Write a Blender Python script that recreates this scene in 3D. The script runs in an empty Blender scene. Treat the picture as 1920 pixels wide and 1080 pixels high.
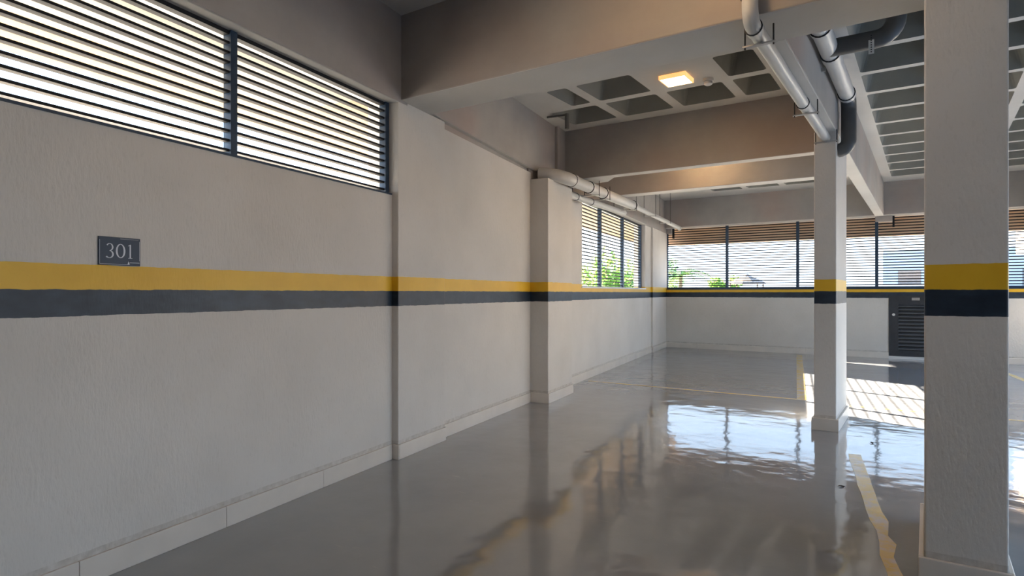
import bpy, bmesh, math, random
from mathutils import Vector, Matrix
random.seed(7)

# ------------------------------------------------------------------ camera
F_PX, CAM_H, HORIZON = 1159.4, 1.10, 549.0
YAW = math.radians(33.829)            # camera looks this far left of the building grid's +Y
TH = math.radians(9.099)              # the side walls run this far left of +Y
scene = bpy.context.scene
C = scene.collection
cam_d = bpy.data.cameras.new('camera'); cam = bpy.data.objects.new('camera', cam_d); C.objects.link(cam)
cam_d.sensor_width = 36.0; cam_d.lens = F_PX / 1920 * 36.0
cam_d.shift_y = (HORIZON - 540.0) / 1920.0
cam_d.clip_start = 0.02; cam_d.clip_end = 500
cam.location = (0, 0, CAM_H); cam.rotation_euler = (math.pi / 2, 0, YAW)
scene.camera = cam

# ------------------------------------------------------------------ world, sun, exposure
SKY, SUN = 3.2, 130.0
SUN_W, SUN_S, SUN_Z = 1.0, -0.58, -0.467     # travel direction of the sunlight in the wall frame
wn = Vector((math.cos(TH), math.sin(TH), 0)); wd = Vector((-math.sin(TH), math.cos(TH), 0)); UP = Vector((0, 0, 1))
sun_dir = (wn * SUN_W + wd * SUN_S + UP * SUN_Z).normalized()
world = bpy.data.worlds.new('sky'); scene.world = world; world.use_nodes = True
nt = world.node_tree; nt.nodes.clear()
tc = nt.nodes.new('ShaderNodeTexCoord'); sx_ = nt.nodes.new('ShaderNodeSeparateXYZ'); nt.links.new(tc.outputs['Generated'], sx_.inputs[0])
rp = nt.nodes.new('ShaderNodeValToRGB'); nt.links.new(sx_.outputs['Z'], rp.inputs[0])   # pale hazy horizon, light blue overhead
for k, (p, c) in enumerate([(0.0, (0.76, 0.88, 1.0)), (0.25, (0.55, 0.75, 1.0)), (1.0, (0.32, 0.54, 0.98))]):
    el = rp.color_ramp.elements[k] if k < 2 else rp.color_ramp.elements.new(1.0)
    el.position = p; el.color = (*c, 1)
bg = nt.nodes.new('ShaderNodeBackground'); bg.inputs['Strength'].default_value = SKY
wo = nt.nodes.new('ShaderNodeOutputWorld')
nt.links.new(rp.outputs[0], bg.inputs[0]); nt.links.new(bg.outputs[0], wo.inputs[0])
sl = bpy.data.lights.new('sun', 'SUN'); sl.energy = SUN; sl.angle = math.radians(0.42); sl.color = (1.0, 0.86, 0.68)
so = bpy.data.objects.new('sun', sl); C.objects.link(so); so.location = (-20, 20, 20)
so.rotation_euler = sun_dir.to_track_quat('-Z', 'Y').to_euler()
scene.view_settings.view_transform = 'Standard'; scene.view_settings.look = 'None'
scene.view_settings.gamma = 1.0; scene.view_settings.use_curve_mapping = False
scene.view_settings.exposure = 0.58

# ------------------------------------------------------------------ helpers
def Wp(w, s, z=0.0):
    return wn * w + wd * s + UP * z
def x_on_w(w, y):                      # grid x of the line w = const at grid y
    return (w - y * math.sin(TH)) / math.cos(TH)

def mesh(name, verts, faces):
    me = bpy.data.meshes.new(name); me.from_pydata([tuple(v) for v in verts], [], faces); me.update(); return me
def link(name, me, mat=None, parent=None, smooth=False):
    o = bpy.data.objects.new(name, me); C.objects.link(o)
    if mat is not None and not me.materials: me.materials.append(mat)
    if parent is not None: o.parent = parent
    if smooth:
        for p in me.polygons: p.use_smooth = True
    return o
def tag(o, label=None, cat=None, group=None, kind=None):
    if label: o['label'] = label
    if cat: o['category'] = cat
    if group: o['group'] = group
    if kind: o['kind'] = kind
    return o
def empty(name, label=None, cat=None, group=None, kind=None, loc=(0, 0, 0)):
    o = bpy.data.objects.new(name, None); C.objects.link(o); o.location = loc; o.empty_display_size = 0.1
    return tag(o, label, cat, group, kind)
BF = [(0, 3, 2, 1), (4, 5, 6, 7), (0, 1, 5, 4), (1, 2, 6, 5), (2, 3, 7, 6), (3, 0, 4, 7)]
class MB:                              # collects shapes that make up ONE mesh object
    def __init__(self): self.v = []; self.f = []
    def poly(self, vs, fs):
        n = len(self.v); self.v += [Vector(p) for p in vs]; self.f += [tuple(i + n for i in f) for f in fs]
    def box(self, x0, x1, y0, y1, z0, z1):
        self.poly([(x0, y0, z0), (x1, y0, z0), (x1, y1, z0), (x0, y1, z0), (x0, y0, z1), (x1, y0, z1), (x1, y1, z1), (x0, y1, z1)], BF); return self
    def wbox(self, w0, w1, s0, s1, z0, z1):
        self.poly([Wp(w0, s0, z0), Wp(w1, s0, z0), Wp(w1, s1, z0), Wp(w0, s1, z0), Wp(w0, s0, z1), Wp(w1, s0, z1), Wp(w1, s1, z1), Wp(w0, s1, z1)], BF); return self
    def prism(self, pts, z0, z1):      # pts: list of xy, counter-clockwise
        n = len(pts)
        self.poly([(p[0], p[1], z0) for p in pts] + [(p[0], p[1], z1) for p in pts],
                  [tuple(range(n - 1, -1, -1)), tuple(range(n, 2 * n))] + [(i, (i + 1) % n, n + (i + 1) % n, n + i) for i in range(n)]); return self
    def tube(self, pts, r, seg=14, caps=True):
        pts = [Vector(p) for p in pts]; n = len(pts); rs = r if isinstance(r, (list, tuple)) else [r] * n
        rings = []; u = None
        for i, p in enumerate(pts):
            t = (pts[min(i + 1, n - 1)] - pts[max(i - 1, 0)]).normalized()
            if u is None:
                u = t.cross(Vector((0, 0, 1)) if abs(t.z) < 0.9 else Vector((1, 0, 0))).normalized()
            u = (u - t * u.dot(t)).normalized(); v = t.cross(u)
            rings.append([p + (u * math.cos(2 * math.pi * k / seg) + v * math.sin(2 * math.pi * k / seg)) * rs[i] for k in range(seg)])
        vs = [q for rg in rings for q in rg]; fs = []
        for i in range(n - 1):
            for k in range(seg):
                a = i * seg + k; b = i * seg + (k + 1) % seg
                fs.append((a, b, b + seg, a + seg))
        if caps: fs += [tuple(range(seg - 1, -1, -1)), tuple(range((n - 1) * seg, n * seg))]
        self.poly(vs, fs); return self
    def build(self, name, mat, parent=None, smooth=False, bevel=0):
        me = mesh(name, self.v, self.f)
        bm = bmesh.new(); bm.from_mesh(me); bmesh.ops.recalc_face_normals(bm, faces=bm.faces); bm.to_mesh(me); bm.free()
        o = link(name, me, mat, parent)
        if smooth:
            for p in me.polygons: p.use_smooth = len(p.vertices) <= 4
            md = o.modifiers.new('edge', 'EDGE_SPLIT'); md.split_angle = math.radians(50)
        if bevel:
            md = o.modifiers.new('bevel', 'BEVEL'); md.width = bevel; md.segments = 2; md.limit_method = 'ANGLE'
        return o
def arc(c, a, b, r, n=6):              # quarter bend from direction a to direction b around corner c, radius r
    c, a, b = Vector(c), Vector(a).normalized(), Vector(b).normalized()
    o = c + a * r + b * r
    return [o - b * r * math.cos(t) - a * r * math.sin(t) for t in [math.pi / 2 * i / n for i in range(n + 1)]]

# ------------------------------------------------------------------ materials (all procedural)
def new_mat(name):
    m = bpy.data.materials.new(name); m.use_nodes = True
    return m, m.node_tree, m.node_tree.nodes['Principled BSDF']
def nd(t, typ, **kw):
    n = t.nodes.new(typ)
    for k, v in kw.items(): setattr(n, k, v)
    return n
def pos(t, sc=(1, 1, 1)):
    g = nd(t, 'ShaderNodeNewGeometry'); m = nd(t, 'ShaderNodeVectorMath', operation='MULTIPLY'); m.inputs[1].default_value = sc
    t.links.new(g.outputs['Position'], m.inputs[0]); return m.outputs[0]
def noise(t, vec, scale, detail=4, rough=0.55):
    n = nd(t, 'ShaderNodeTexNoise'); n.inputs['Scale'].default_value = scale; n.inputs['Detail'].default_value = detail
    n.inputs['Roughness'].default_value = rough; t.links.new(vec, n.inputs['Vector']); return n.outputs['Fac']
def ramp(t, fac, stops):
    r = nd(t, 'ShaderNodeValToRGB'); e = r.color_ramp.elements
    while len(e) < len(stops): e.new(0.5)
    for i, (p, c) in enumerate(stops): e[i].position = p; e[i].color = (c[0], c[1], c[2], 1)
    t.links.new(fac, r.inputs[0]); return r.outputs['Color']
def mix(t, fac, a, b, blend='MIX'):
    m = nd(t, 'ShaderNodeMix', data_type='RGBA', blend_type=blend)
    for sock, val in ((m.inputs['Factor'], fac), (m.inputs['A'], a), (m.inputs['B'], b)):
        if hasattr(val, 'links'): t.links.new(val, sock)
        elif isinstance(val, (int, float)): sock.default_value = val
        else: sock.default_value = (*val, 1)
    return m.outputs['Result']
def math_(t, op, a, b=None, clamp=False):
    m = nd(t, 'ShaderNodeMath', operation=op, use_clamp=clamp)
    for sock, val in ((m.inputs[0], a), (m.inputs[1], b)):
        if val is None: continue
        if hasattr(val, 'links'): t.links.new(val, sock)
        else: sock.default_value = val
    return m.outputs[0]
def bump(t, b, h, strength, dist=0.01):
    n = nd(t, 'ShaderNodeBump'); n.inputs['Strength'].default_value = strength; n.inputs['Distance'].default_value = dist
    t.links.new(h, n.inputs['Height']); t.links.new(n.outputs[0], b.inputs['Normal'])
def plain(name, col, rough=0.5, metal=0.0, var=0.08, scale=6.0, bmp=0.0, spec=None):
    m, t, b = new_mat(name)
    f = noise(t, pos(t), scale)
    lo = [c * (1 - var) for c in col]; hi = [min(1, c * (1 + var)) for c in col]
    t.links.new(ramp(t, f, [(0.3, lo), (0.7, hi)]), b.inputs['Base Color'])
    b.inputs['Roughness'].default_value = rough; b.inputs['Metallic'].default_value = metal
    if spec is not None: b.inputs['Specular IOR Level'].default_value = spec
    if bmp: bump(t, b, noise(t, pos(t), scale * 8), bmp)
    return m

Y_TOP, Y_MID, Y_LOW = 1.207, 1.112, 1.013
def wall_material():
    m, t, b = new_mat('textured_wall_paint')
    g = nd(t, 'ShaderNodeNewGeometry'); sx = nd(t, 'ShaderNodeSeparateXYZ'); t.links.new(g.outputs['Position'], sx.inputs[0])
    wob = noise(t, pos(t), 14.0, 3)
    z = math_(t, 'ADD', sx.outputs['Z'], math_(t, 'MULTIPLY', math_(t, 'SUBTRACT', wob, 0.5), 0.009))
    def band(lo, hi):
        return math_(t, 'MULTIPLY', math_(t, 'GREATER_THAN', z, lo), math_(t, 'LESS_THAN', z, hi))
    f = noise(t, pos(t), 1.3, 5)
    base = ramp(t, f, [(0.3, (0.61, 0.58, 0.54)), (0.7, (0.70, 0.67, 0.63))])
    f2 = noise(t, pos(t, (1, 1, 0.3)), 90.0, 2)
    base = mix(t, math_(t, 'MULTIPLY', math_(t, 'LESS_THAN', f2, 0.36), 0.10), base, (0.40, 0.38, 0.34))
    # rough unpainted mortar line left over the skirting
    f3 = noise(t, pos(t), 30.0, 4)
    grime = math_(t, 'MULTIPLY', band(0.05, 0.122), math_(t, 'MULTIPLY', math_(t, 'SUBTRACT', f3, 0.25), 1.3, True))
    base = mix(t, grime, base, (0.36, 0.32, 0.27))
    yel = ramp(t, noise(t, pos(t), 5.0, 4), [(0.3, (0.74, 0.43, 0.018)), (0.7, (0.82, 0.50, 0.03))])
    blk = ramp(t, noise(t, pos(t, (1, 1, 2)), 7.0, 5), [(0.35, (0.009, 0.018, 0.033)), (0.75, (0.026, 0.044, 0.070))])
    col = mix(t, band(Y_MID, Y_TOP), base, yel)
    dk = band(Y_LOW, Y_MID)
    col = mix(t, dk, col, blk)
    t.links.new(col, b.inputs['Base Color'])
    painted = band(Y_LOW, Y_TOP)
    t.links.new(math_(t, 'SUBTRACT', 0.75, math_(t, 'MULTIPLY', painted, 0.33)), b.inputs['Roughness'])
    h = math_(t, 'ADD', math_(t, 'MULTIPLY', f2, 0.7), math_(t, 'MULTIPLY', noise(t, pos(t, (1, 1, 0.45)), 38.0, 3), 0.6))
    bump(t, b, math_(t, 'MULTIPLY', h, math_(t, 'SUBTRACT', 1.0, math_(t, 'MULTIPLY', painted, 0.55))), 0.42, 0.006)
    return m
M = {}
M['wall'] = wall_material()
def concrete(name, c0, c1, tint):
    m, t, b = new_mat(name)
    f = noise(t, pos(t), 1.6, 6, 0.6); col = ramp(t, f, [(0.3, c0), (0.72, c1)])
    col = mix(t, ramp(t, noise(t, pos(t), 0.9, 2), [(0.45, (0, 0, 0)), (0.75, (0.55, 0.55, 0.55))]), col, tint)
    board = noise(t, pos(t, (0.6, 0.6, 9)), 2.0, 3)
    col = mix(t, math_(t, 'MULTIPLY', board, 0.14), col, (0.24, 0.22, 0.20))
    t.links.new(col, b.inputs['Base Color']); b.inputs['Roughness'].default_value = 0.8
    bump(t, b, noise(t, pos(t), 22.0, 5), 0.25, 0.006)
    return m
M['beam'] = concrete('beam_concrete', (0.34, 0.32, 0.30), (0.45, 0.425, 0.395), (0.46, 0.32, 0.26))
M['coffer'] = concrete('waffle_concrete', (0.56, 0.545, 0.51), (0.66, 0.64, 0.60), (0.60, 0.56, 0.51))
M['concrete_dark'] = concrete('dark_unseen_concrete', (0.16, 0.155, 0.145), (0.24, 0.23, 0.215), (0.2, 0.18, 0.16))  # dark tone chosen to cut bounce from the unseen walls
M['pan'] = concrete('shaded_coffer_concrete', (0.25, 0.25, 0.22), (0.34, 0.335, 0.30), (0.29, 0.285, 0.25))  # darker tone inside the coffers puts recess shade into the colour
def floor_material():
    m, t, b = new_mat('glossy_grey_floor_paint')
    f = noise(t, pos(t), 0.8, 6, 0.6)
    col = ramp(t, f, [(0.3, (0.25, 0.265, 0.29)), (0.7, (0.32, 0.34, 0.37))])
    sc = noise(t, pos(t, (0.6, 2.4, 1)), 6.0, 6, 0.7)
    col = mix(t, math_(t, 'MULTIPLY', math_(t, 'GREATER_THAN', sc, 0.66), 0.22), col, (0.42, 0.42, 0.41))
    t.links.new(col, b.inputs['Base Color'])
    t.links.new(math_(t, 'ADD', 0.02, math_(t, 'MULTIPLY', noise(t, pos(t), 3.0, 5), 0.10)), b.inputs['Roughness'])
    b.inputs['IOR'].default_value = 1.75; b.inputs['Specular IOR Level'].default_value = 0.5
    h = math_(t, 'ADD', math_(t, 'MULTIPLY', noise(t, pos(t), 2.6, 2), 1.0), math_(t, 'MULTIPLY', noise(t, pos(t, (1, 1, 1)), 11.0, 3), 0.22))
    bump(t, b, h, 0.16, 0.03)
    return m
M['floor'] = floor_material()
def worn_line():
    m, t, b = new_mat('worn_yellow_line_paint')
    f = noise(t, pos(t), 9.0, 6, 0.65)
    col = ramp(t, f, [(0.38, (0.58, 0.52, 0.40)), (0.56, (0.70, 0.50, 0.14))])
    t.links.new(col, b.inputs['Base Color']); b.inputs['Roughness'].default_value = 0.22
    bump(t, b, noise(t, pos(t), 9.0, 3), 0.15, 0.01)
    return m
M['line'] = worn_line()
M['skirting'] = plain('cream_skirting_tile', (0.68, 0.63, 0.57), 0.35, var=0.06, scale=4)
M['navy'] = plain('navy_blue_metal', (0.025, 0.052, 0.095), 0.38, 0.2, var=0.15, scale=20)
M['slat'] = plain('dark_grey_aluminium_slat', (0.016, 0.017, 0.020), 0.65, 0.0, var=0.1, scale=25, spec=0.2)
M['pvc'] = plain('white_grey_pvc', (0.60, 0.59, 0.56), 0.4, var=0.05)
M['pvc_dark'] = plain('dark_and_shaded_pvc', (0.10, 0.10, 0.095), 0.45, var=0.15)
M['stub'] = plain('dull_grey_pipe', (0.16, 0.15, 0.13), 0.6)
M['seal'] = plain('black_rubber_seal', (0.015, 0.015, 0.015), 0.6)
M['steel'] = plain('galvanised_steel', (0.42, 0.41, 0.40), 0.35, 0.8, var=0.15, scale=40)
M['rod'] = plain('dark_threaded_rod', (0.06, 0.055, 0.05), 0.5, 0.6)
M['white'] = plain('white_plastic', (0.78, 0.77, 0.74), 0.4, var=0.03)
M['sill'] = plain('pale_stone_sill', (0.72, 0.71, 0.70), 0.4, var=0.05)
M['door'] = plain('charcoal_painted_metal', (0.028, 0.033, 0.042), 0.42, 0.1, var=0.15, scale=12)
M['louvre'] = plain('grey_painted_louvre', (0.085, 0.095, 0.11), 0.4, 0.1, var=0.1)
M['sign'] = plain('dark_blue_acrylic', (0.016, 0.034, 0.068), 0.4, var=0.1)
M['digit'] = plain('pale_silver_print', (0.62, 0.66, 0.74), 0.4, var=0.02)
M['leaf_dry'] = plain('dry_brown_leaf', (0.035, 0.025, 0.018), 0.7)
M['plaster_out'] = plain('pale_exterior_plaster', (0.70, 0.68, 0.65), 0.8, var=0.05)
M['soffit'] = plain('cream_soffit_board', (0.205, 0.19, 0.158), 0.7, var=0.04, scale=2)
def wood(name, a, c):
    m, t, b = new_mat(name)
    f = noise(t, pos(t, (1, 6, 1)), 3.0, 5)
    t.links.new(ramp(t, f, [(0.3, a), (0.7, c)]), b.inputs['Base Color']); b.inputs['Roughness'].default_value = 0.6
    return m
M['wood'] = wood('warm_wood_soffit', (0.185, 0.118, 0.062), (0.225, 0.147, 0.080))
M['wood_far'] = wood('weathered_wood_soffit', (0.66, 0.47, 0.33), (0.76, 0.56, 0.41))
M['ground'] = plain('pale_concrete_ground', (0.13, 0.13, 0.125), 0.9, var=0.12, scale=0.6)
M['bounce'] = plain('pale_bounce_concrete', (0.48, 0.47, 0.45), 0.9, var=0.08, scale=0.7)
M['bld'] = plain('pale_blue_grey_render', (0.22, 0.29, 0.38), 0.8, var=0.05, scale=0.5)
M['bld2'] = plain('white_render', (0.72, 0.72, 0.72), 0.8, var=0.04, scale=0.5)
M['glass'] = plain('dark_window_glass', (0.06, 0.08, 0.10), 0.1)
M['thatch'] = plain('grey_brown_thatch', (0.20, 0.17, 0.145), 0.9, var=0.3, scale=14)
M['bark'] = plain('grey_bark', (0.20, 0.16, 0.12), 0.9, var=0.25, scale=10)
def leafm(name, a, bcol):
    m, t, b = new_mat(name)
    f = noise(t, pos(t), 2.2, 4)
    t.links.new(ramp(t, f, [(0.35, a), (0.65, bcol)]), b.inputs['Base Color']); b.inputs['Roughness'].default_value = 0.5
    tr = nd(t, 'ShaderNodeBsdfTranslucent'); tr.inputs['Color'].default_value = (min(1, bcol[0] * 2), min(1, bcol[1] * 2), bcol[2] * 2, 1)
    mx = nd(t, 'ShaderNodeMixShader'); mx.inputs[0].default_value = 0.4
    t.links.new(b.outputs[0], mx.inputs[1]); t.links.new(tr.outputs[0], mx.inputs[2]); t.links.new(mx.outputs[0], t.nodes['Material Output'].inputs['Surface'])
    return m
M['leaf_a'] = leafm('bright_green_leaves', (0.04, 0.11, 0.03), (0.13, 0.23, 0.05))
M['leaf_b'] = leafm('dark_green_leaves', (0.015, 0.055, 0.028), (0.05, 0.12, 0.045))
def lamp_mat(name, col, strength):
    m, t, b = new_mat(name); b.inputs['Base Color'].default_value = (0.9, 0.85, 0.75, 1)
    f = noise(t, pos(t), 3.0)
    t.links.new(ramp(t, f, [(0.0, col), (1.0, col)]), b.inputs['Emission Color']); b.inputs['Emission Strength'].default_value = strength
    return m
M['led'] = lamp_mat('warm_led_diffuser', (1.0, 0.62, 0.30), 40.0)
M['rim'] = lamp_mat('lamp_lit_rim_glow', (1.0, 0.45, 0.12), 0.8)  # weak glow put in for lamp light on the housing sides

# ------------------------------------------------------------------ dimensions (metres)
ZC, ZB, ZT = 2.94, 2.38, 3.20          # rib underside, beam underside, top of waffle
W_WALL, W_OUT = -2.44, -2.64           # room face and outer face of the left wall
Y_FAR, Y_REAR, W_RIGHT = 12.15, -9.0, 3.5
B1, B2, B3 = (3.00, 3.37), (6.20, 6.34), (7.53, 7.74)
CB = (-0.716, -0.588)                  # central beam, x range

# ------------------------------------------------------------------ floor
def quad_w(w0, w1, y0, y1):
    return [(x_on_w(w0, y0), y0), (x_on_w(w1, y0), y0), (x_on_w(w1, y1), y1), (x_on_w(w0, y1), y1)]
tag(MB().prism(quad_w(W_OUT, W_RIGHT + 0.2, Y_REAR - 0.2, Y_FAR + 0.25), -0.15, 0.0).build('floor', M['floor']),
    'shiny grey painted concrete floor of the parking hall', 'floor', kind='structure')

# ------------------------------------------------------------------ left wall: recessed bays and pilasters
wl = empty('wall_left', 'off-white textured left wall with yellow and navy band', 'wall', kind='structure')
S_P1, S_P2, S_P3 = (3.395, 3.99), (5.735, 6.455), (11.42, 12.78)
A_SILL, A_TOP = 1.75, 2.36
E_S0, E_S1, E_SILL, E_TOP = 7.39, 10.93, 1.16, 2.30
MB().wbox(W_OUT, W_WALL, -4.6, 3.41, 0, A_SILL).build('wall_panel', M['wall'], wl)
MB().wbox(W_OUT, W_WALL, -9.5, -4.6, 0, A_TOP).build('wall_panel', M['wall'], wl)
MB().wbox(W_OUT, -2.39, S_P1[0], S_P1[1], 0, ZB).build('pilaster', M['wall'], wl, bevel=0.006)
mb = MB()                              # panel between the pilasters: its top runs slightly down to the far end
v = [Wp(W_OUT, 3.98, 0), Wp(W_WALL, 3.98, 0), Wp(W_WALL, 5.75, 0), Wp(W_OUT, 5.75, 0),
     Wp(W_OUT, 3.98, 2.35), Wp(W_WALL, 3.98, 2.35), Wp(W_WALL, 5.75, 2.313), Wp(W_OUT, 5.75, 2.313)]
mb.poly(v, BF); mb.build('wall_panel', M['wall'], wl)
MB().wbox(W_OUT, -2.475, 3.98, 5.75, 2.30, 2.45).build('joint_strip', M['beam'], wl)
MB().wbox(W_OUT, -2.245, S_P2[0], S_P2[1], 0, 2.244).build('pilaster', M['wall'], wl, bevel=0.006)
MB().wbox(W_OUT, -2.46, S_P2[0], S_P2[1], 2.244, 2.45).build('joint_strip', M['beam'], wl)
MB().wbox(W_OUT, W_WALL, 6.44, E_S0, 0, E_TOP).build('wall_panel', M['wall'], wl)
MB().wbox(W_OUT, W_WALL, E_S0, E_S1, 0, E_SILL).build('wall_panel', M['wall'], wl)
MB().wbox(W_OUT, W_WALL, E_S1, S_P3[0] + 0.01, 0, E_TOP).build('wall_panel', M['wall'], wl)
MB().wbox(W_OUT, -2.405, S_P3[0], S_P3[1], 0, E_TOP).build('pilaster', M['wall'], wl, bevel=0.005)

# ------------------------------------------------------------------ far wall
wf = empty('wall_far', 'off-white far wall with yellow and navy band under the louvred window', 'wall', kind='structure')
F_SILL = 1.165
x0, x1 = x_on_w(W_OUT, Y_FAR), x_on_w(W_RIGHT + 0.2, Y_FAR)
DX0, DX1, DZ0, DZ1 = -0.525, 0.24, 0.045, 1.05
MB().box(x0, DX0, Y_FAR, Y_FAR + 0.22, 0, F_SILL).build('wall_panel', M['wall'], wf)
MB().box(DX1, x1, Y_FAR, Y_FAR + 0.22, 0, F_SILL).build('wall_panel', M['wall'], wf)
MB().box(DX0, DX1, Y_FAR, Y_FAR + 0.22, DZ1, F_SILL).build('lintel', M['wall'], wf)
MB().box(DX0, DX1, Y_FAR, Y_FAR + 0.22, 0, DZ0).build('threshold', M['sill'], wf)

# ------------------------------------------------------------------ right and rear walls (unseen; openings and dark tone chosen for their light)
wr = empty('wall_right', 'unseen right wall with wide openings assumed for daylight', 'wall', kind='structure')
MB().wbox(W_RIGHT, W_RIGHT + 0.2, 0.1, 13.1, 0, 0.06).build('kerb', M['wall'], wr)
MB().wbox(W_RIGHT, W_RIGHT + 0.2, -9.5, 0.1, 0, ZT).build('wall_panel', M['concrete_dark'], wr)
for s in (2.0, 6.4, 10.8):
    MB().wbox(W_RIGHT - 0.05, W_RIGHT + 0.25, s, s + 0.5, 0, ZB).build('pilaster', M['wall'], wr)
wb = empty('wall_rear', 'unseen rear wall behind the camera, dark to cut bounced light', 'wall', kind='structure')
MB().box(x_on_w(W_OUT, Y_REAR), x_on_w(W_RIGHT + 0.2, Y_REAR), Y_REAR - 0.2, Y_REAR, 0, ZT).build('wall_panel', M['concrete_dark'], wb)

# ------------------------------------------------------------------ ceiling: slab, beams, waffle coffers
ce = empty('ceiling', 'grey concrete waffle ceiling with deep beams', 'ceiling', kind='structure')
MB().prism(quad_w(W_OUT, W_RIGHT + 0.2, Y_REAR - 0.2, Y_FAR + 0.22), ZT, ZT + 0.15).build('roof_slab', M['coffer'], ce)
def beam(name, mbx):                   # darker sides, rib-coloured undersides: floor-bounce light put into the colour
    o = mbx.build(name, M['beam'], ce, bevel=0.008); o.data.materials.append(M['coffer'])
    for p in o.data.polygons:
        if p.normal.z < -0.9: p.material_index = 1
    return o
# edge beams along the left wall
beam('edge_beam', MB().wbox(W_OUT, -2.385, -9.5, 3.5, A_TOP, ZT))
mb = MB(); wf_, wo_ = -2.43, W_OUT
v = [Wp(wo_, 3.5, 2.43), Wp(wf_, 3.5, 2.43), Wp(wf_, 6.42, 2.335), Wp(wo_, 6.42, 2.335), Wp(wo_, 3.5, ZT), Wp(wf_, 3.5, ZT), Wp(wf_, 6.42, ZT), Wp(wo_, 6.42, ZT)]
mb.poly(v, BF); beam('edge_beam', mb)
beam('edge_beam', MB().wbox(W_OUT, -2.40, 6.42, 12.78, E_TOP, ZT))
beam('edge_beam', MB().wbox(W_RIGHT - 0.1, W_RIGHT + 0.2, -9.5, 13.2, 1.75, ZT))  # unseen right beam, dropped low to keep light off upper faces
# cross beams
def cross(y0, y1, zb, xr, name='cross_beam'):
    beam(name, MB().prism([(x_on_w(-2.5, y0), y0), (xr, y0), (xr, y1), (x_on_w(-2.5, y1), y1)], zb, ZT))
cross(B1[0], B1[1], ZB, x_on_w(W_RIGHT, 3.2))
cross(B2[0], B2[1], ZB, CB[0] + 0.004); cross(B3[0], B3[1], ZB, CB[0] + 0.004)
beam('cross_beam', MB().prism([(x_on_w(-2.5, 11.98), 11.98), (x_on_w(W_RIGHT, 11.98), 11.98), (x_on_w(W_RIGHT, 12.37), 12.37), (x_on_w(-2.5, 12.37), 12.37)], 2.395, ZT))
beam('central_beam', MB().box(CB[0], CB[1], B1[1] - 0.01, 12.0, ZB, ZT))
# haunch where the second beam meets the wall beam
xa = x_on_w(-2.43, B2[1])
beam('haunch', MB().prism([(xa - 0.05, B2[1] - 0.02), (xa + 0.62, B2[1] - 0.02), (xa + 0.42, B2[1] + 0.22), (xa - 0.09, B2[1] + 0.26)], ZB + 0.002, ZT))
# flat strips
def strip(pts): MB().prism(pts, ZC, ZT).build('solid_strip', M['coffer'], ce)
def xl(y): return x_on_w(-2.5, y)
strip([(xl(B1[1]), B1[1]), (CB[0], B1[1]), (CB[0], 3.615), (xl(3.615), 3.615)])
strip([(xl(6.055), 6.055), (CB[0], 6.055), (CB[0], B2[0]), (xl(B2[0]), B2[0])])
strip([(-1.05, 3.615), (CB[0], 3.615), (CB[0], 6.055), (-1.05, 6.055)])
strip([(xl(3.615), 3.615), (-2.95, 3.615), (-2.95, 5.445), (xl(5.445), 5.445)])
strip([(xl(5.445), 5.445), (-3.255, 5.445), (-3.255, 6.055), (xl(6.055), 6.055)])
strip([(-2.035, 4.835), (-1.435, 4.835), (-1.435, 5.445), (-2.035, 5.445)])           # solid panel that carries the lamp
strip([(xl(B2[1]), B2[1]), (-3.255, B2[1]), (-3.255, B3[0]), (xl(B3[0]), B3[0])])
strip([(-1.05, B2[1]), (CB[0], B2[1]), (CB[0], B3[0]), (-1.05, B3[0])])
strip([(xl(B3[1]), B3[1]), (-3.255, B3[1]), (-3.255, 11.98), (xl(11.98), 11.98)])
strip([(-1.05, B3[1]), (CB[0], B3[1]), (CB[0], 11.98), (-1.05, 11.98)])
strip([(-3.255, 11.40), (-1.05, 11.40), (-1.05, 11.98), (-3.255, 11.98)])
XR = (-0.51, 0.105, 0.72, 1.335, 1.95)
YR = [5.345 + 0.615 * k for k in range(-3, 11)]
strip([(CB[1], B1[1]), (XR[0], B1[1]), (XR[0], 11.98), (CB[1], 11.98)])
strip([(XR[0], B1[1]), (XR[-1], B1[1]), (XR[-1], YR[0]), (XR[0], YR[0])])
strip([(XR[0], YR[-1]), (XR[-1], YR[-1]), (XR[-1], 11.98), (XR[0], 11.98)])
strip([(XR[-1], B1[1]), (x_on_w(W_RIGHT, B1[1]), B1[1]), (x_on_w(W_RIGHT, 11.98), 11.98), (XR[-1], 11.98)])
strip([(xl(Y_REAR), Y_REAR), (x_on_w(W_RIGHT, Y_REAR), Y_REAR), (x_on_w(W_RIGHT, B1[0]), B1[0]), (xl(B1[0]), B1[0])])
cof_cache = {}
def coffer_mesh(w, d, rx, ry):
    key = (round(w, 3), round(d, 3), rx, ry)
    if key in cof_cache: return cof_cache[key]
    def ring(hx, hy, r, z):
        out = []
        for (sx, sy, a0) in ((1, 1, 0), (-1, 1, 90), (-1, -1, 180), (1, -1, 270)):
            for k in range(4):
                a = math.radians(a0 + 30 * k); out.append((sx * (hx - r) + r * math.cos(a), sy * (hy - r) + r * math.sin(a), z))
        return out
    hx, hy = w / 2, d / 2
    outer = [(hx, hy, 0), (-hx, hy, 0), (-hx, -hy, 0), (hx, -hy, 0)]
    ix, iy = hx - rx, hy - ry
    tp = 0.06
    v = outer + ring(ix, iy, 0.03, 0) + ring(ix - tp, iy - tp, 0.045, ZT - ZC - 0.01)
    f = []
    for c in range(4):
        b = 4 + c * 4
        for k in range(3): f.append((c, b + k + 1, b + k))
        f.append((c, (c + 1) % 4, 4 + ((c + 1) % 4) * 4, b + 3))
    for k in range(16):
        a, b = 4 + k, 4 + (k + 1) % 16; f.append((a, b, b + 16, a + 16))
    f.append(tuple(range(20, 36)))
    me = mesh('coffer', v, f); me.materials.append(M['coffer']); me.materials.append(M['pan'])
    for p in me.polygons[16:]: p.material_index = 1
    cof_cache[key] = me; return me
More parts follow.
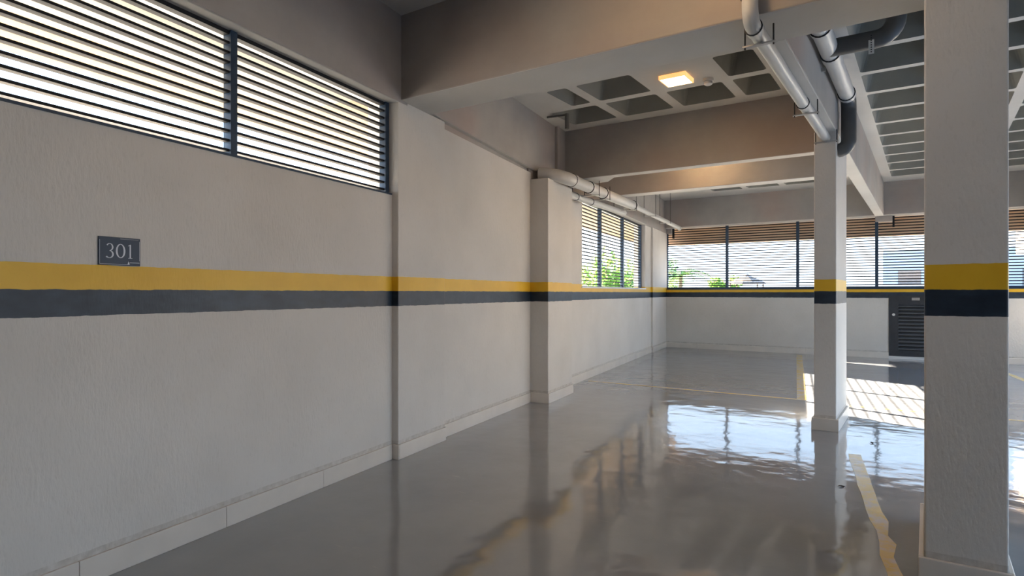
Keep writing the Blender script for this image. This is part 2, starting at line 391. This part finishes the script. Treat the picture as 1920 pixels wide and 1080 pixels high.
def coffer(xa, xb, ya, yb, rx=0.05, ry=0.05):
    o = link('coffer', coffer_mesh(xb - xa, yb - ya, rx, ry), None, ce); o.location = ((xa + xb) / 2, (ya + yb) / 2, ZC)
rows1 = (3.615, 4.225, 4.835, 5.445, 6.055)
cols = (-2.645, -2.035, -1.435)
for j in range(4):
    ya, yb = rows1[j], rows1[j + 1]
    coffer(-2.645, -2.035, ya, yb)
    if j != 2: coffer(-2.035, -1.435, ya, yb)
    coffer(-1.435, -1.05, ya, yb, 0.04)
    if j < 3: coffer(-2.95, -2.645, ya, yb)
    else: coffer(-3.255, -2.645, ya, yb)
def bay(rows):
    for ya, yb in zip(rows[:-1], rows[1:]):
        for xa, xb in ((-3.255, -2.645), (-2.645, -2.035), (-2.035, -1.435), (-1.435, -1.05)): coffer(xa, xb, ya, yb)
bay((B2[1], 6.935, B3[0])); bay([B3[1] + 0.61 * k for k in range(7)])
for ya, yb in zip(YR[:-1], YR[1:]):
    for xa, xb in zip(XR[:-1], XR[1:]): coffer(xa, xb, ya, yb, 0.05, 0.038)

# ------------------------------------------------------------------ skirting tiles
def skirt(name, label, runs):
    e = empty(name, label, 'skirting', kind='structure')
    for fn, a0, a1, L in runs:
        n = max(1, round((a1 - a0) / L)); st = (a1 - a0) / n
        for i in range(n): fn(a0 + i * st + 0.001, a0 + (i + 1) * st - 0.001).build('skirting_tile', M['skirting'], e, bevel=0.002)
HS = 0.098
def wrun(w0, w1): return lambda a, b: MB().wbox(w0, w1, a, b, 0, HS)
def frun(y0, y1): return lambda a, b: MB().box(a, b, y0, y1, 0, HS)
skirt('baseboard_left', 'cream skirting tiles along the left wall', [
    (wrun(W_WALL, -2.428), -1.2, 3.383, 0.62), (wrun(-2.39, -2.378), S_P1[0], S_P1[1], 0.6),
    (wrun(W_WALL, -2.428), S_P1[1], 5.722, 0.9), (wrun(-2.245, -2.233), 5.735, 6.455, 0.8),
    (wrun(W_WALL, -2.428), 6.47, S_P3[0] - 0.012, 0.8), (wrun(-2.405, -2.393), S_P3[0], 12.66, 0.9),
    (lambda a, b: MB().wbox(a, b, 3.383, 3.395, 0, HS), -2.428, -2.378, 0.2),
    (lambda a, b: MB().wbox(a, b, 5.722, 5.735, 0, HS), -2.428, -2.233, 0.4),
    (lambda a, b: MB().wbox(a, b, 6.455, 6.468, 0, HS), -2.428, -2.233, 0.4)])
skirt('baseboard_far', 'cream skirting tiles along the far wall', [
    (frun(Y_FAR - 0.012, Y_FAR), x_on_w(-2.393, Y_FAR), DX0, 0.6), (frun(Y_FAR - 0.012, Y_FAR), DX1, 4.0, 0.6)])

# ------------------------------------------------------------------ pillars
def pillar(label, xa, xb, ya, yb, ztop, flare):
    e = empty('pillar', label, 'pillar', kind='structure', loc=((xa + xb) / 2, (ya + yb) / 2, 0))
    cx, cy = e.location.x, e.location.y
    MB().box(xa - cx, xb - cx, ya - cy, yb - cy, 0, ztop).build('shaft', M['wall'], e, bevel=0.006)
    t = 0.018
    def tile(x0, x1, y0, y1):
        MB().box(x0 - cx, x1 - cx, y0 - cy, y1 - cy, 0, HS).build('skirting_tile', M['skirting'], e, bevel=0.003)
    tile(xa - t, xb + t, ya - t, ya - 0.0005); tile(xa - t, xb + t, yb + 0.0005, yb + t)
    tile(xa - t, xa - 0.0005, ya, yb); tile(xb + 0.0005, xb + t, ya, yb)
    return e
pillar('slim pillar with yellow and navy band standing farther back under the central beam', -0.752, -0.592, 5.49, 6.245, ZB + 0.01, False)
pillar('large nearest pillar with yellow and navy band at the right edge', -0.007, 0.245, 2.825, 3.52, ZT, True)

# ------------------------------------------------------------------ louvred windows
PITCH = 0.047
def slat_mesh(L, axis, SD, ST):
    key = ('slat', round(L, 4), axis, SD, ST)
    if key not in cof_cache:
        m_ = MB()
        if axis == 'w': m_.wbox(-SD / 2, SD / 2, 0, L, -ST / 2, ST / 2)
        else: m_.box(0, L, -SD / 2, SD / 2, -ST / 2, ST / 2)
        me = mesh('slat', m_.v, m_.f); me.materials.append(M['slat']); cof_cache[key] = me
    return cof_cache[key]
def w_window(name, label, wfr, posts, z0, z1, pw_=0.038, sill=None, SD=0.034, ST=0.012):
    e = empty(name, label, 'window', kind='structure')
    d = 0.05
    for i, s in enumerate(posts): MB().wbox(wfr - d, wfr, s - pw_ / 2, s + pw_ / 2, z0, z1).build('mullion', M['navy'], e)
    MB().wbox(wfr - d, wfr - 0.012, posts[0], posts[-1], z1 - 0.02, z1).build('top_rail', M['slat'], e)
    MB().wbox(wfr - d, wfr - 0.012, posts[0], posts[-1], z0, z0 + 0.012).build('bottom_rail', M['navy'], e)
    for a, b in zip(posts[:-1], posts[1:]):
        L = b - a - pw_
        z = z0 + 0.034
        while z < z1 - 0.03:
            o = link('slat', slat_mesh(L, 'w', SD, ST), None, e); o.location = Wp(wfr - 0.028, a + pw_ / 2, z); z += PITCH
    if sill: sill(e)
w_window('window_1', 'high louvred window strip with dark slats and navy posts on the left wall', -2.462, [-4.26, -2.98, -1.70, -0.42, 0.86, 2.146, 3.372], A_SILL, A_TOP,
         sill=lambda e: MB().wbox(W_WALL - 0.08, W_WALL + 0.008, -4.2, 3.385, A_SILL - 0.002, A_SILL + 0.008).build('sill_plate', M['navy'], e))
w_window('window_2', 'three-pane louvred window with pale sill past the deep left pilaster', -2.50, [E_S0 + 0.02, 8.43, 9.67, E_S1 - 0.04], E_SILL + 0.02, E_TOP, 0.05, SD=0.026, ST=0.012,
         sill=lambda e: MB().wbox(W_OUT - 0.02, W_WALL + 0.012, E_S0 - 0.02, E_S1 + 0.03, E_SILL, E_SILL + 0.022).build('sill', M['sill'], e))
fwin = empty('window_3', 'long louvred window with dark slats across the far wall', 'window', kind='structure')
YW, FZ0, FZ1 = Y_FAR + 0.10, F_SILL, 2.395
posts = [-4.40, -3.20, -1.945, -0.705, 0.54, 1.785, 3.03, 4.275]
for xp in posts:
    MB().box(xp - 0.024, xp + 0.024, YW - 0.03, YW + 0.03, FZ0, FZ1).build('mullion', M['navy'], fwin)
MB().box(x_on_w(-2.405, Y_FAR), 4.3, YW - 0.035, YW + 0.035, FZ0, FZ0 + 0.045).build('bottom_rail', M['navy'], fwin)
MB().box(x_on_w(-2.405, Y_FAR), 4.3, Y_FAR - 0.01, Y_FAR + 0.2, FZ0 - 0.004, FZ0 + 0.006).build('sill_plate', M['navy'], fwin)
MB().box(-4.28, -4.25, YW - 0.025, YW + 0.025, 2.20, FZ1).build('notch_post', M['slat'], fwin)
MB().box(-0.475, -0.445, YW - 0.025, YW + 0.025, 2.21, FZ1).build('notch_post', M['slat'], fwin)
z = FZ0 + 0.075
while z < FZ1:
    for a, b in zip(posts[:-1], posts[1:]):
        aa, bb = a + 0.024, b - 0.024
        if z > 2.29 and a < -4.3: aa = -4.25
        if z > 2.30 and abs(a + 0.705) < 0.01: aa = -0.445
        o = link('slat', slat_mesh(bb - aa, 'x', 0.012, 0.017), None, fwin); o.location = (aa, YW, z)
    z += PITCH
MB().box(-4.42, -4.28, Y_FAR + 0.02, Y_FAR + 0.2, 2.295, 2.41).build('beam_stub', M['beam'], fwin)
MB().box(-0.72, -0.475, Y_FAR - 0.02, Y_FAR + 0.2, 2.305, 2.41).build('beam_stub', M['beam'], fwin)

# ------------------------------------------------------------------ low louvred door in the far wall
dr = empty('door_1', 'low charcoal metal door with louvres in the far wall', 'door', kind='structure')
yd = Y_FAR - 0.012
m_ = MB(); m_.box(DX0, DX0 + 0.135, yd, yd + 0.05, DZ0, DZ1); m_.box(DX1 - 0.12, DX1, yd, yd + 0.05, DZ0, DZ1)
m_.box(DX0 + 0.135, DX1 - 0.12, yd, yd + 0.05, DZ0, DZ0 + 0.10); m_.box(DX0 + 0.135, DX1 - 0.12, yd, yd + 0.05, 0.90, DZ1)
m_.build('door_frame', M['door'], dr)
MB().box(DX0 + 0.13, DX1 - 0.115, yd + 0.06, yd + 0.07, DZ0, 0.95).build('back_panel', M['seal'], dr)
for i in range(13):
    zc = 0.165 + i * 0.0595; xa_, xb_ = DX0 + 0.135, DX1 - 0.12
    m_ = MB(); m_.box(xa_, xb_, yd + 0.004, yd + 0.010, zc - 0.008, zc + 0.008)
    m_.poly([(xa_, yd + 0.010, zc + 0.002), (xb_, yd + 0.010, zc + 0.002), (xb_, yd + 0.045, zc + 0.020), (xa_, yd + 0.045, zc + 0.020),
             (xa_, yd + 0.010, zc + 0.008), (xb_, yd + 0.010, zc + 0.008), (xb_, yd + 0.045, zc + 0.026), (xa_, yd + 0.045, zc + 0.026)], BF)
    m_.build('louvre', M['louvre'], dr)
MB().tube([(DX0 + 0.07, yd - 0.014, 0.735), (DX0 + 0.07, yd + 0.001, 0.735)], 0.022).build('lock', M['white'], dr)
MB().box(-0.20, -0.09, yd - 0.004, yd, 0.975, 1.02).build('label_plate', M['steel'], dr)

# ------------------------------------------------------------------ floor lines and specks
def line(label, pts):
    m_ = MB().prism(pts, 0.0002, 0.0016); return tag(m_.build('floor_line', M['line']), label, 'floor line', 'yellow parking lines')
def wpts(l): return [(Wp(w, s).x, Wp(w, s).y) for w, s in l]
random.seed(3)
l = [(0.318 + random.uniform(-.004, .004), 0.9 + 0.15 * i) for i in range(27)]
r = [(0.388 + random.uniform(-.004, .006), 0.9 + 0.15 * i) for i in range(27)]
l[13:17] = [(0.322, 2.85), (0.316, 3.0), (0.33, 3.15), (0.335, 3.3)]; r[13:18] = [(0.372, 2.85), (0.366, 3.0), (0.395, 3.15), (0.375, 3.25), (0.40, 3.45)]
line('worn yellow line running from the foreground to the slim pillar', wpts(r[:0] + l[::-1] + r)[::-1])
line('yellow line running from the slim pillar row to the far wall', wpts([(0.0, 7.06), (0.09, 7.04), (0.085, 12.1), (-0.005, 12.1)]))
line('thin yellow line crossing the floor from the left wall', [(-3.50, 6.925), (-1.03, 6.925), (-1.03, 6.965), (-3.50, 6.965)])
line('thin yellow line crossing the sunlit patch behind the pillars', [(-0.62, 6.80), (1.6, 6.85), (1.6, 6.89), (-0.62, 6.84)])
line('yellow line at the right edge behind the nearest pillar', wpts([(2.56, 7.4), (2.64, 7.4), (2.64, 11.9), (2.56, 11.9)]))
def leaf(label, x, y, a):
    pts = [(-.02, 0), (-.006, -.009), (.012, -.008), (.022, .002), (.006, .006), (-.008, .007)]
    me = MB(); n = len(pts)
    me.poly([(p[0] * math.cos(a) - p[1] * math.sin(a), p[0] * math.sin(a) + p[1] * math.cos(a), 0.001 + 0.006 * (i % 2)) for i, p in enumerate(pts)] + [(0, 0, 0.010)], [(i, (i + 1) % n, n) for i in range(n)])
    o = me.build('dry_leaf', M['leaf_dry']); o.location = (x, y, 0); tag(o, label, 'leaf', 'specks on the floor')
leaf('tiny dark leaf scrap on the bright floor right of the slim pillar', -0.334, 5.22, -0.4)
leaf('tiny dark leaf scrap on the grey floor in front of the slim pillar', -0.402, 3.949, 0.2)

# ------------------------------------------------------------------ number sign 301
sg = empty('number_sign', 'small dark blue sign reading 301 on the left wall', 'sign', loc=Wp(W_WALL, 1.575, 1.2635))
sg.rotation_euler = (math.pi / 2, 0, math.pi / 2 + TH)     # local x along the wall, local y up, local z out of the wall
SW, SH = 0.166, 0.111
MB().box(-SW / 2, SW / 2, -SH / 2, SH / 2, 0, 0.006).build('plate', M['sign'], sg, bevel=0.001)
m_ = MB(); zt = 0.0062
m_.box(-SW / 2 + .003, -SW / 2 + .0042, -SH / 2 + .004, SH / 2 - .012, zt, zt + .0002)
m_.box(-SW / 2 + .003, SW / 2 - .05, -SH / 2 + .004, -SH / 2 + .0052, zt, zt + .0002)
m_.box(0.0, SW / 2 - .008, SH / 2 - .006, SH / 2 - .0052, zt, zt + .0002)
m_.box(SW / 2 - .0042, SW / 2 - .003, -SH / 2 + .02, SH / 2 - .012, zt, zt + .0002)
m_.build('border_line', M['digit'], sg)
def ribbon(pts, ws):
    m_ = MB(); n = len(pts); L, R = [], []
    for i in range(n):
        a = Vector(pts[max(i - 1, 0)]); b = Vector(pts[min(i + 1, n - 1)]); t_ = (b - a).normalized(); q = Vector((-t_.y, t_.x)) * ws[i] / 2
        p = Vector(pts[i]); L.append(p + q); R.append(p - q)
    m_.poly([(p.x, p.y, zt) for p in L] + [(p.x, p.y, zt) for p in R], [(i, i + 1, n + i + 1, n + i) for i in range(n - 1)])
    return m_
DH = 0.056                              # digit height
def digit(mbs, cx):
    m_ = MB()
    for b in mbs: m_.poly([(p.x + cx, p.y, p.z) for p in b.v], b.f)
    m_.build('digit', M['digit'], sg)
h = DH / 2
def ell(cx, cy, rx, ry, a0, a1, wmin, wmax, n=22):
    pts, ws = [], []
    for i in range(n + 1):
        a = math.radians(a0 + (a1 - a0) * i / n); pts.append((cx + rx * math.cos(a), cy + ry * math.sin(a))); ws.append(wmin + (wmax - wmin) * abs(math.cos(a)) ** 1.5)
    return ribbon(pts, ws)
oy = 0.002
def shift(b, dy):
    for p in b.v: p.y += dy
    return b
digit([shift(ell(0, 0.0135, 0.0115, 0.0135, 150, -88, .0022, .006), oy), shift(ell(-0.001, -0.0145, 0.0135, 0.0140, 88, -140, .0022, .0068), oy),
       shift(ribbon([(-0.0145, -0.0235), (-0.011, -0.0255), (-0.006, -0.0278)], [.004, .006, .0035]), oy)], -0.041)
digit([shift(ell(0, 0, 0.0155, 0.0265, 0, 360, .0026, .0075, 36), oy)], 0.002)
digit([shift(ribbon([(0, -0.027), (0, 0.027)], [.0062, .0062]), oy), shift(ribbon([(-0.0085, -0.0272), (0.0085, -0.0272)], [.0022, .0022]), oy),
       shift(ribbon([(-0.0085, 0.0215), (-0.003, 0.0245), (0.0028, 0.0272)], [.002, .0032, .0022]), oy)], 0.041)
m_ = MB(); ex, ey = 0.030, -SH / 2 + .005
m_.poly([(ex, ey, zt), (ex + .009, ey, zt), (ex + .003, ey + .013, zt)], [(0, 1, 2)])
m_.box(ex + .008, SW / 2 - .004, ey + .0065, ey + .0085, zt, zt + .0002); m_.build('emblem', M['digit'], sg)

# ------------------------------------------------------------------ lamps and detector
def lamp(label, x, y, group='square ceiling lamps'):
    e = empty('ceiling_lamp', label, 'lamp', group, loc=(x, y, ZC))
    hs = 0.115
    m_ = MB(); t_ = 0.012
    m_.box(-hs, hs, -hs, -hs + t_, -0.035, 0); m_.box(-hs, hs, hs - t_, hs, -0.035, 0)
    m_.box(-hs, -hs + t_, -hs + t_, hs - t_, -0.035, 0); m_.box(hs - t_, hs, -hs + t_, hs - t_, -0.035, 0)
    m_.build('housing', M['rim'], e)
    MB().box(-hs + t_, hs - t_, -hs + t_, hs - t_, -0.033, -0.012).build('diffuser', M['led'], e)
lamp('lit square ceiling lamp on the solid panel beside the round detector', -1.775, 5.17)
lamp('lit square ceiling lamp hidden between the second and third cross beams', -2.15, 7.12)
lamp('lit square ceiling lamp above the foreground in front of the first beam', -0.95, 2.35)
dt = empty('smoke_detector', 'round white smoke detector on the ceiling beside the lamp', 'detector', loc=(-1.56, 5.36, ZC))
MB().tube([(0, 0, 0), (0, 0, -0.022)], 0.045, 20).build('base', M['white'], dt, smooth=True)
MB().tube([(0, 0, -0.024), (0, 0, -0.045), (0, 0, -0.055)], [0.036, 0.036, 0.022], 20).build('sensor_cap', M['sill'], dt, smooth=True)

# ------------------------------------------------------------------ pipes
def collar(p, d, r, parent, mat='pvc', L=0.05):
    p, d = Vector(p), Vector(d).normalized()
    c = MB().tube([p - d * L / 2, p + d * L / 2], r * 1.13, 16).build('coupling', M[mat], parent, smooth=True)
    MB().tube([p - d * (L / 2 + 0.004), p - d * (L / 2 - 0.001)], r * 1.15, 16).build('seal_ring', M['seal'], c, smooth=True)
    return c
YD, XD, ZD = Vector((0, 1, 0)), Vector((1, 0, 0)), Vector((0, 0, 1))
r1 = 0.036; zp1 = 2.335; xp1 = -0.668
p1 = empty('drain_pipe', 'slim white pipe running under the central beam to the slim pillar', 'pipe')
MB().tube([(xp1, 2.945, ZC)] + arc((xp1, 2.945, zp1), ZD, YD, 0.07) + [(xp1, 5.488, zp1)], r1, 16).build('pipe_run', M['pvc'], p1, smooth=True)
collar((xp1, 3.04, zp1), YD, r1, p1); collar((xp1, 4.42, zp1), YD, r1, p1); collar((xp1, 2.945, 2.47), ZD, r1, p1)
def hanger(parent, c, half, drop, top, along='x', rodr=0.004):
    h_ = Vector(c); u = XD if along == 'x' else wn
    b = MB(); t_ = Vector((-u.y, u.x, 0)) * 0.012
    a0, a1 = h_ - u * half, h_ + u * half
    vs = []
    for z in (-0.004, 0.004):
        for p in (a0 - t_, a1 - t_, a1 + t_, a0 + t_): vs.append(p + Vector((0, 0, z - drop)))
    b.poly(vs, BF); o = b.build('hanger_bar', M['steel'], parent)
    for p in (a0 + u * 0.01, a1 - u * 0.01):
        MB().tube([(p.x, p.y, h_.z - drop - 0.012), (p.x, p.y, top)], rodr, 8).build('hanger_rod', M['rod'], o)
hanger(p1, (xp1, 3.13, zp1), 0.075, 0.042, ZB); hanger(p1, (xp1, 4.52, zp1), 0.08, 0.042, ZB); hanger(p1, (xp1 + 0.01, 5.44, zp1), 0.085, 0.042, ZB)
p2 = empty('drain_pipe', 'thick grey pipe beside the central beam bending down into the slim pillar', 'pipe')
r2 = 0.055; x2 = -0.515; z2 = 2.65; y2 = 5.60
MB().tube([(x2, 3.38, z2), (x2, 5.50, z2)], r2, 18).build('pipe_run', M['pvc'], p2, smooth=True)
MB().tube(arc((x2, y2, z2), -YD, -ZD, 0.10) + [(x2, y2, 2.40)] + arc((x2, y2, 2.245), ZD, -XD, 0.075) , r2 * 1.02, 18).build('elbow', M['pvc_dark'], p2, smooth=True)  # dark grey on this drop stands in for shade
b_ = MB().tube([(x2, 4.38, z2), (-0.28, 4.38, z2)] + arc((-0.15, 4.38, z2), -XD, ZD, 0.11) + [(-0.15, 4.38, 3.1)], r2, 18).build('branch', M['pvc_dark'], p2, smooth=True)
collar((x2, 4.02, z2), YD, r2, p2, L=0.05); collar((x2, 4.52, z2), YD, r2, p2, L=0.12); collar((x2, 5.46, z2), YD, r2, p2, L=0.06)
MB().box(x2 - 0.075, x2 - 0.045, 4.60, 4.615, z2 - 0.065, z2 - 0.045).build('bracket', M['steel'], p2)
m_ = MB(); sx0, sx1, sy = -0.292, -0.262, 4.315
m_.box(sx0, sx1, sy, sy + 0.002, 2.545, z2 - 0.02); st = m_.build('perforated_strap', M['white'], p2)
for i in range(8): MB().tube([(-0.277, sy - 0.0008, 2.557 + i * 0.014), (-0.277, sy + 0.0005, 2.557 + i * 0.014)], 0.004, 8).build('hole', M['seal'], st)
p3 = empty('drain_pipe', 'thick pale pipe leaving the deep left pilaster toward the far window', 'pipe')
A = [Wp(-2.13, 5.78, 2.262), Wp(-2.10, 8.74, 2.335), Wp(-2.05, 12.1, 2.345)]
dA = (A[1] - A[0]).normalized()
st_ = A[0] + dA * 0.05
MB().tube([A[0] - wn * .27 + dA * .10 + Vector((0, 0, .05)), A[0] - wn * .18 + dA * .11 + Vector((0, 0, .045)), A[0] - wn * .08 + dA * .14 + Vector((0, 0, .025)), A[0] + dA * 0.20 - wn * .015 + Vector((0, 0, .006)), A[0] + dA * 0.27, A[0] + dA * 0.33], 0.066, 18).build('elbow', M['pvc'], p3, smooth=True)
MB().tube([A[0] + dA * 0.32, A[1]], 0.062, 18).build('pipe_run', M['pvc'], p3, smooth=True)
collar(A[0] + dA * 0.36, dA, 0.062, p3, L=0.09); collar(A[0] + dA * 0.9, dA, 0.062, p3); collar(A[0] + dA * 1.45, dA, 0.062, p3); collar(A[1] - dA * 0.1, dA, 0.062, p3)
MB().tube([A[1], A[1] + (A[2] - A[1]) * 0.02, A[2]], [0.062, 0.036, 0.036], 16).build('reduced_run', M['pvc'], p3, smooth=True)
MB().tube([A[2] - (A[2] - A[1]).normalized() * 0.02, A[2] + Vector((0, .03, -.01))], 0.042, 14).build('end_socket', M['pvc'], p3, smooth=True)
p4 = empty('drain_pipe', 'slim pale pipe close to the left wall beside the thicker pipe', 'pipe')
Bq = [Wp(-2.30, 6.458, 2.19), Wp(-2.28, 8.75, 2.255)]
dB = (Bq[1] - Bq[0]).normalized()
MB().tube(Bq, 0.040, 14).build('pipe_run', M['pvc'], p4, smooth=True)
MB().tube([Bq[1] - dB * .01, Bq[1] + dB * .08, Bq[1] + dB * .12 + Vector((-.05, .03, .03)), Bq[1] + dB * .14 + Vector((-.06, .04, .05))], 0.042, 14).build('elbow', M['pvc'], p4, smooth=True)
collar(Bq[0] + dB * 0.3, dB, 0.040, p4); collar(Bq[0] + dB * 0.85, dB, 0.040, p4)
for d_ in (1.05, 1.48, 2.78):
    c_ = A[0] + dA * d_ - wn * 0.09; hanger(p3, c_, 0.17, 0.070, ZC if d_ > 1.9 else ZB, 'w')
for f_ in (0.28, 0.62):
    c_ = A[1] + (A[2] - A[1]) * f_; hanger(p3, c_, 0.10, 0.04, ZC, 'w')
st4 = empty('pipe_stub', 'small dark vent pipe stub dropping from the ceiling beside the wall beam', 'pipe', loc=(-3.06, 5.58, 0))
MB().tube([(0, 0, 2.935), (0, 0, 2.78)], 0.022, 12).build('drop', M['stub'], st4, smooth=True)
MB().tube([(-0.22, -0.03, 2.925), (0, 0, 2.925)], 0.010, 10).build('feed', M['stub'], st4, smooth=True)

# ------------------------------------------------------------------ outside: ground, eaves, plants, buildings
g_ = MB().box(-90, 90, -60, 140, -0.45, -0.16).build('ground', M['ground']); tag(g_, 'pale paved ground outside the building', 'ground', kind='structure')
MB().prism(quad_w(W_RIGHT + 0.2, 9.8, -12, 26), -0.16, -0.10).build('bounce_apron', M['bounce'])  # unseen pale slab, added to bounce skylight into the hall
tag(bpy.data.objects['bounce_apron'], 'unseen pale slab added beside the open side to bounce skylight', 'bounce_apron', kind='structure')
ev = empty('trim_1', 'deep roof eave outside the louvred windows, cream boards with warm wooden edge', 'eave', kind='structure')
WE, ZE = -3.75, 2.362
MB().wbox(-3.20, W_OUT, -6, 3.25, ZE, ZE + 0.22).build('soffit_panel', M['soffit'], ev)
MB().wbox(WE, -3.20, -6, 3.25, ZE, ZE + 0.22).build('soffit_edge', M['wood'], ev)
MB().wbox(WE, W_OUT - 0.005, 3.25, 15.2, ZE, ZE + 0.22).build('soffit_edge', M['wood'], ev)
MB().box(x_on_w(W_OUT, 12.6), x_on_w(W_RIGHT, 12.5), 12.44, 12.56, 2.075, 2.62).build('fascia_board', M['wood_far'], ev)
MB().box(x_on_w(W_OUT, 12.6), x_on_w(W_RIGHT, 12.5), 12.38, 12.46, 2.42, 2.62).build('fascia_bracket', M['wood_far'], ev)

def crown(name, n, size, mat, parent, fn, seed):
    rnd = random.Random(seed); m_ = MB(); vs, fs = [], []
    for i in range(n):
        c = fn(rnd); a = Vector((rnd.gauss(0, 1), rnd.gauss(0, 1), rnd.gauss(0, 1))).normalized(); b = a.cross(Vector((rnd.gauss(0, 1), rnd.gauss(0, 1), rnd.gauss(0, 1)))).normalized()
        L = size * rnd.uniform(.6, 1.3); k = len(vs)
        vs += [c - a * L, c + b * L * .4, c + a * L, c - b * L * .4]; fs.append((k, k + 1, k + 2, k + 3))
    me = mesh(name, vs, fs); o = link(name, me, mat, parent); o['kind'] = 'stuff'; return o
def tree(label, loc, hgt, rad, mat, seed, n=2600, size=0.12):
    e = empty('tree', label, 'tree', 'plants outside the louvres', loc=loc)
    rnd0 = random.Random(seed)
    blobs = [(Vector((rnd0.uniform(-.6, .6) * rad, rnd0.uniform(-.6, .6) * rad, hgt * rnd0.uniform(.45, .9))), rad * rnd0.uniform(.35, .6)) for _ in range(9)]
    def fn(r_):
        c, rr = r_.choice(blobs); d = Vector((r_.gauss(0, 1), r_.gauss(0, 1), r_.gauss(0, 1))).normalized(); return c + d * rr * r_.uniform(.5, 1)
    crown('foliage', n, size, mat, e, fn, seed)
    m_ = MB(); m_.tube([(0, 0, 0), (.05, 0, hgt * .3), (0, .06, hgt * .55)], [.10, .08, .05], 8)
    for c, rr in blobs[:5]: m_.tube([(0, .03, hgt * .4), c], [.04, .015], 6)
    m_.build('trunk', M['bark'], e, smooth=True)
GZ = -0.16
tree('bright green tree seen through the left louvred window', (Wp(-5.6, 19.5).x, Wp(-5.6, 19.5).y, GZ), 2.45, 1.3, M['leaf_a'], 11, n=1300)
tree('dark green shrub low behind the left louvred window', (Wp(-6.2, 23.5).x, Wp(-6.2, 23.5).y, GZ), 2.3, 1.4, M['leaf_b'], 12, n=1300)
tree('leafy green bush at the far left corner beyond the far louvres', (-12.2, 31.5, GZ), 3.1, 1.5, M['leaf_b'], 13)
tree('low light green bush beyond the middle of the far louvres', (-8.6, 32.5, GZ), 2.0, 0.9, M['leaf_a'], 14, n=1400)
def palm(label, loc, hgt, seed):
    e = empty('palm', label, 'palm', 'plants outside the louvres', loc=loc); rnd = random.Random(seed)
    MB().tube([(0, 0, 0), (.06, .02, hgt * .5), (.1, 0, hgt)], [.12, .09, .08], 10).build('trunk', M['bark'], e, smooth=True)
    for k in range(13):
        a = 2 * math.pi * k / 13 + rnd.uniform(-.2, .2); el = rnd.uniform(.2, 1.1); L = rnd.uniform(1.0, 1.5)
        pts = []
        for i in range(9):
            t_ = i / 8; rr = L * t_; pts.append(Vector((.1 + math.cos(a) * rr * math.cos(el * (1 - t_ * .5)), math.sin(a) * rr * math.cos(el * (1 - t_ * .5)), hgt + L * (math.sin(el) * t_ - .75 * t_ * t_))))
        m_ = MB(); m_.tube(pts, [.018 * (1 - .7 * i / 8) for i in range(9)], 5); sd = Vector((-math.sin(a), math.cos(a), 0))
        for i in range(1, 8):
            for j in range(3):
                p = pts[i] + (pts[i + 1] - pts[i]) * j / 3; ll = .42 * math.sin(math.pi * (i + .3) / 9)
                for q in (-1, 1):
                    tip = p + sd * q * ll + (pts[i + 1] - pts[i]) * 1.2 - Vector((0, 0, .10)); dv = (pts[i + 1] - pts[i]).normalized() * .022
                    m_.poly([p - dv, p + dv, tip], [(0, 1, 2)])
        m_.build('frond', M['leaf_a'] if k % 2 else M['leaf_b'], e)
palm('palm with arching fronds outside the far corner window', (-8.9, 26.2, GZ), 1.95, 5)
gz = empty('gazebo', 'small thatched shelter on thin posts far outside the far window', 'gazebo', loc=(-6.95, 30.0, GZ))
m_ = MB(); nseg = 12
ring = lambda r_, z_: [(r_ * math.cos(2 * math.pi * k / nseg), r_ * math.sin(2 * math.pi * k / nseg), z_) for k in range(nseg)]
vs = ring(.88, 1.66) + ring(.76, 1.78) + ring(.30, 1.98) + ring(.05, 2.14); fs = []
for i in range(3):
    for k in range(nseg): fs.append((i * nseg + k, i * nseg + (k + 1) % nseg, (i + 1) * nseg + (k + 1) % nseg, (i + 1) * nseg + k))
fs += [tuple(range(3 * nseg, 4 * nseg)), tuple(range(nseg - 1, -1, -1))]
m_.poly(vs, fs); m_.build('thatched_roof', M['thatch'], gz)
for dx, dy in ((-.6, -.6), (.6, -.6), (.6, .6), (-.6, .6)): MB().tube([(dx, dy, 0), (dx, dy, 1.72)], .03, 8).build('post', M['bark'], gz)
bl = empty('building', 'pale blue-grey block house far outside behind the nearest pillar', 'building', loc=(1.3, 34, GZ))
MB().box(-3.0, 3.2, 0, 6, 0, 3.25).build('wall_block', M['bld'], bl)
MB().box(-3.1, 3.3, -.12, 6.1, 3.25, 3.35).build('roof_edge', M['bld2'], bl)
for i in range(4):
    w_ = MB().box(-2.4 + i * 1.5, -1.5 + i * 1.5, -.03, .02, 1.3, 2.3).build('window', M['glass'], bl)
    MB().box(-2.45 + i * 1.5, -1.45 + i * 1.5, -.06, -.03, 1.24, 1.3).build('sill', M['bld2'], w_)
b2 = empty('garden_wall', 'long low grey-blue wall outside beyond the far louvres', 'wall', loc=(-1.6, 31, GZ))
MB().box(-3.4, 4.0, 0, .2, 0, 1.55).build('wall_block', M['bld'], b2); MB().box(-3.45, 4.05, -.03, .23, 1.55, 1.6).build('coping', M['bld2'], b2)
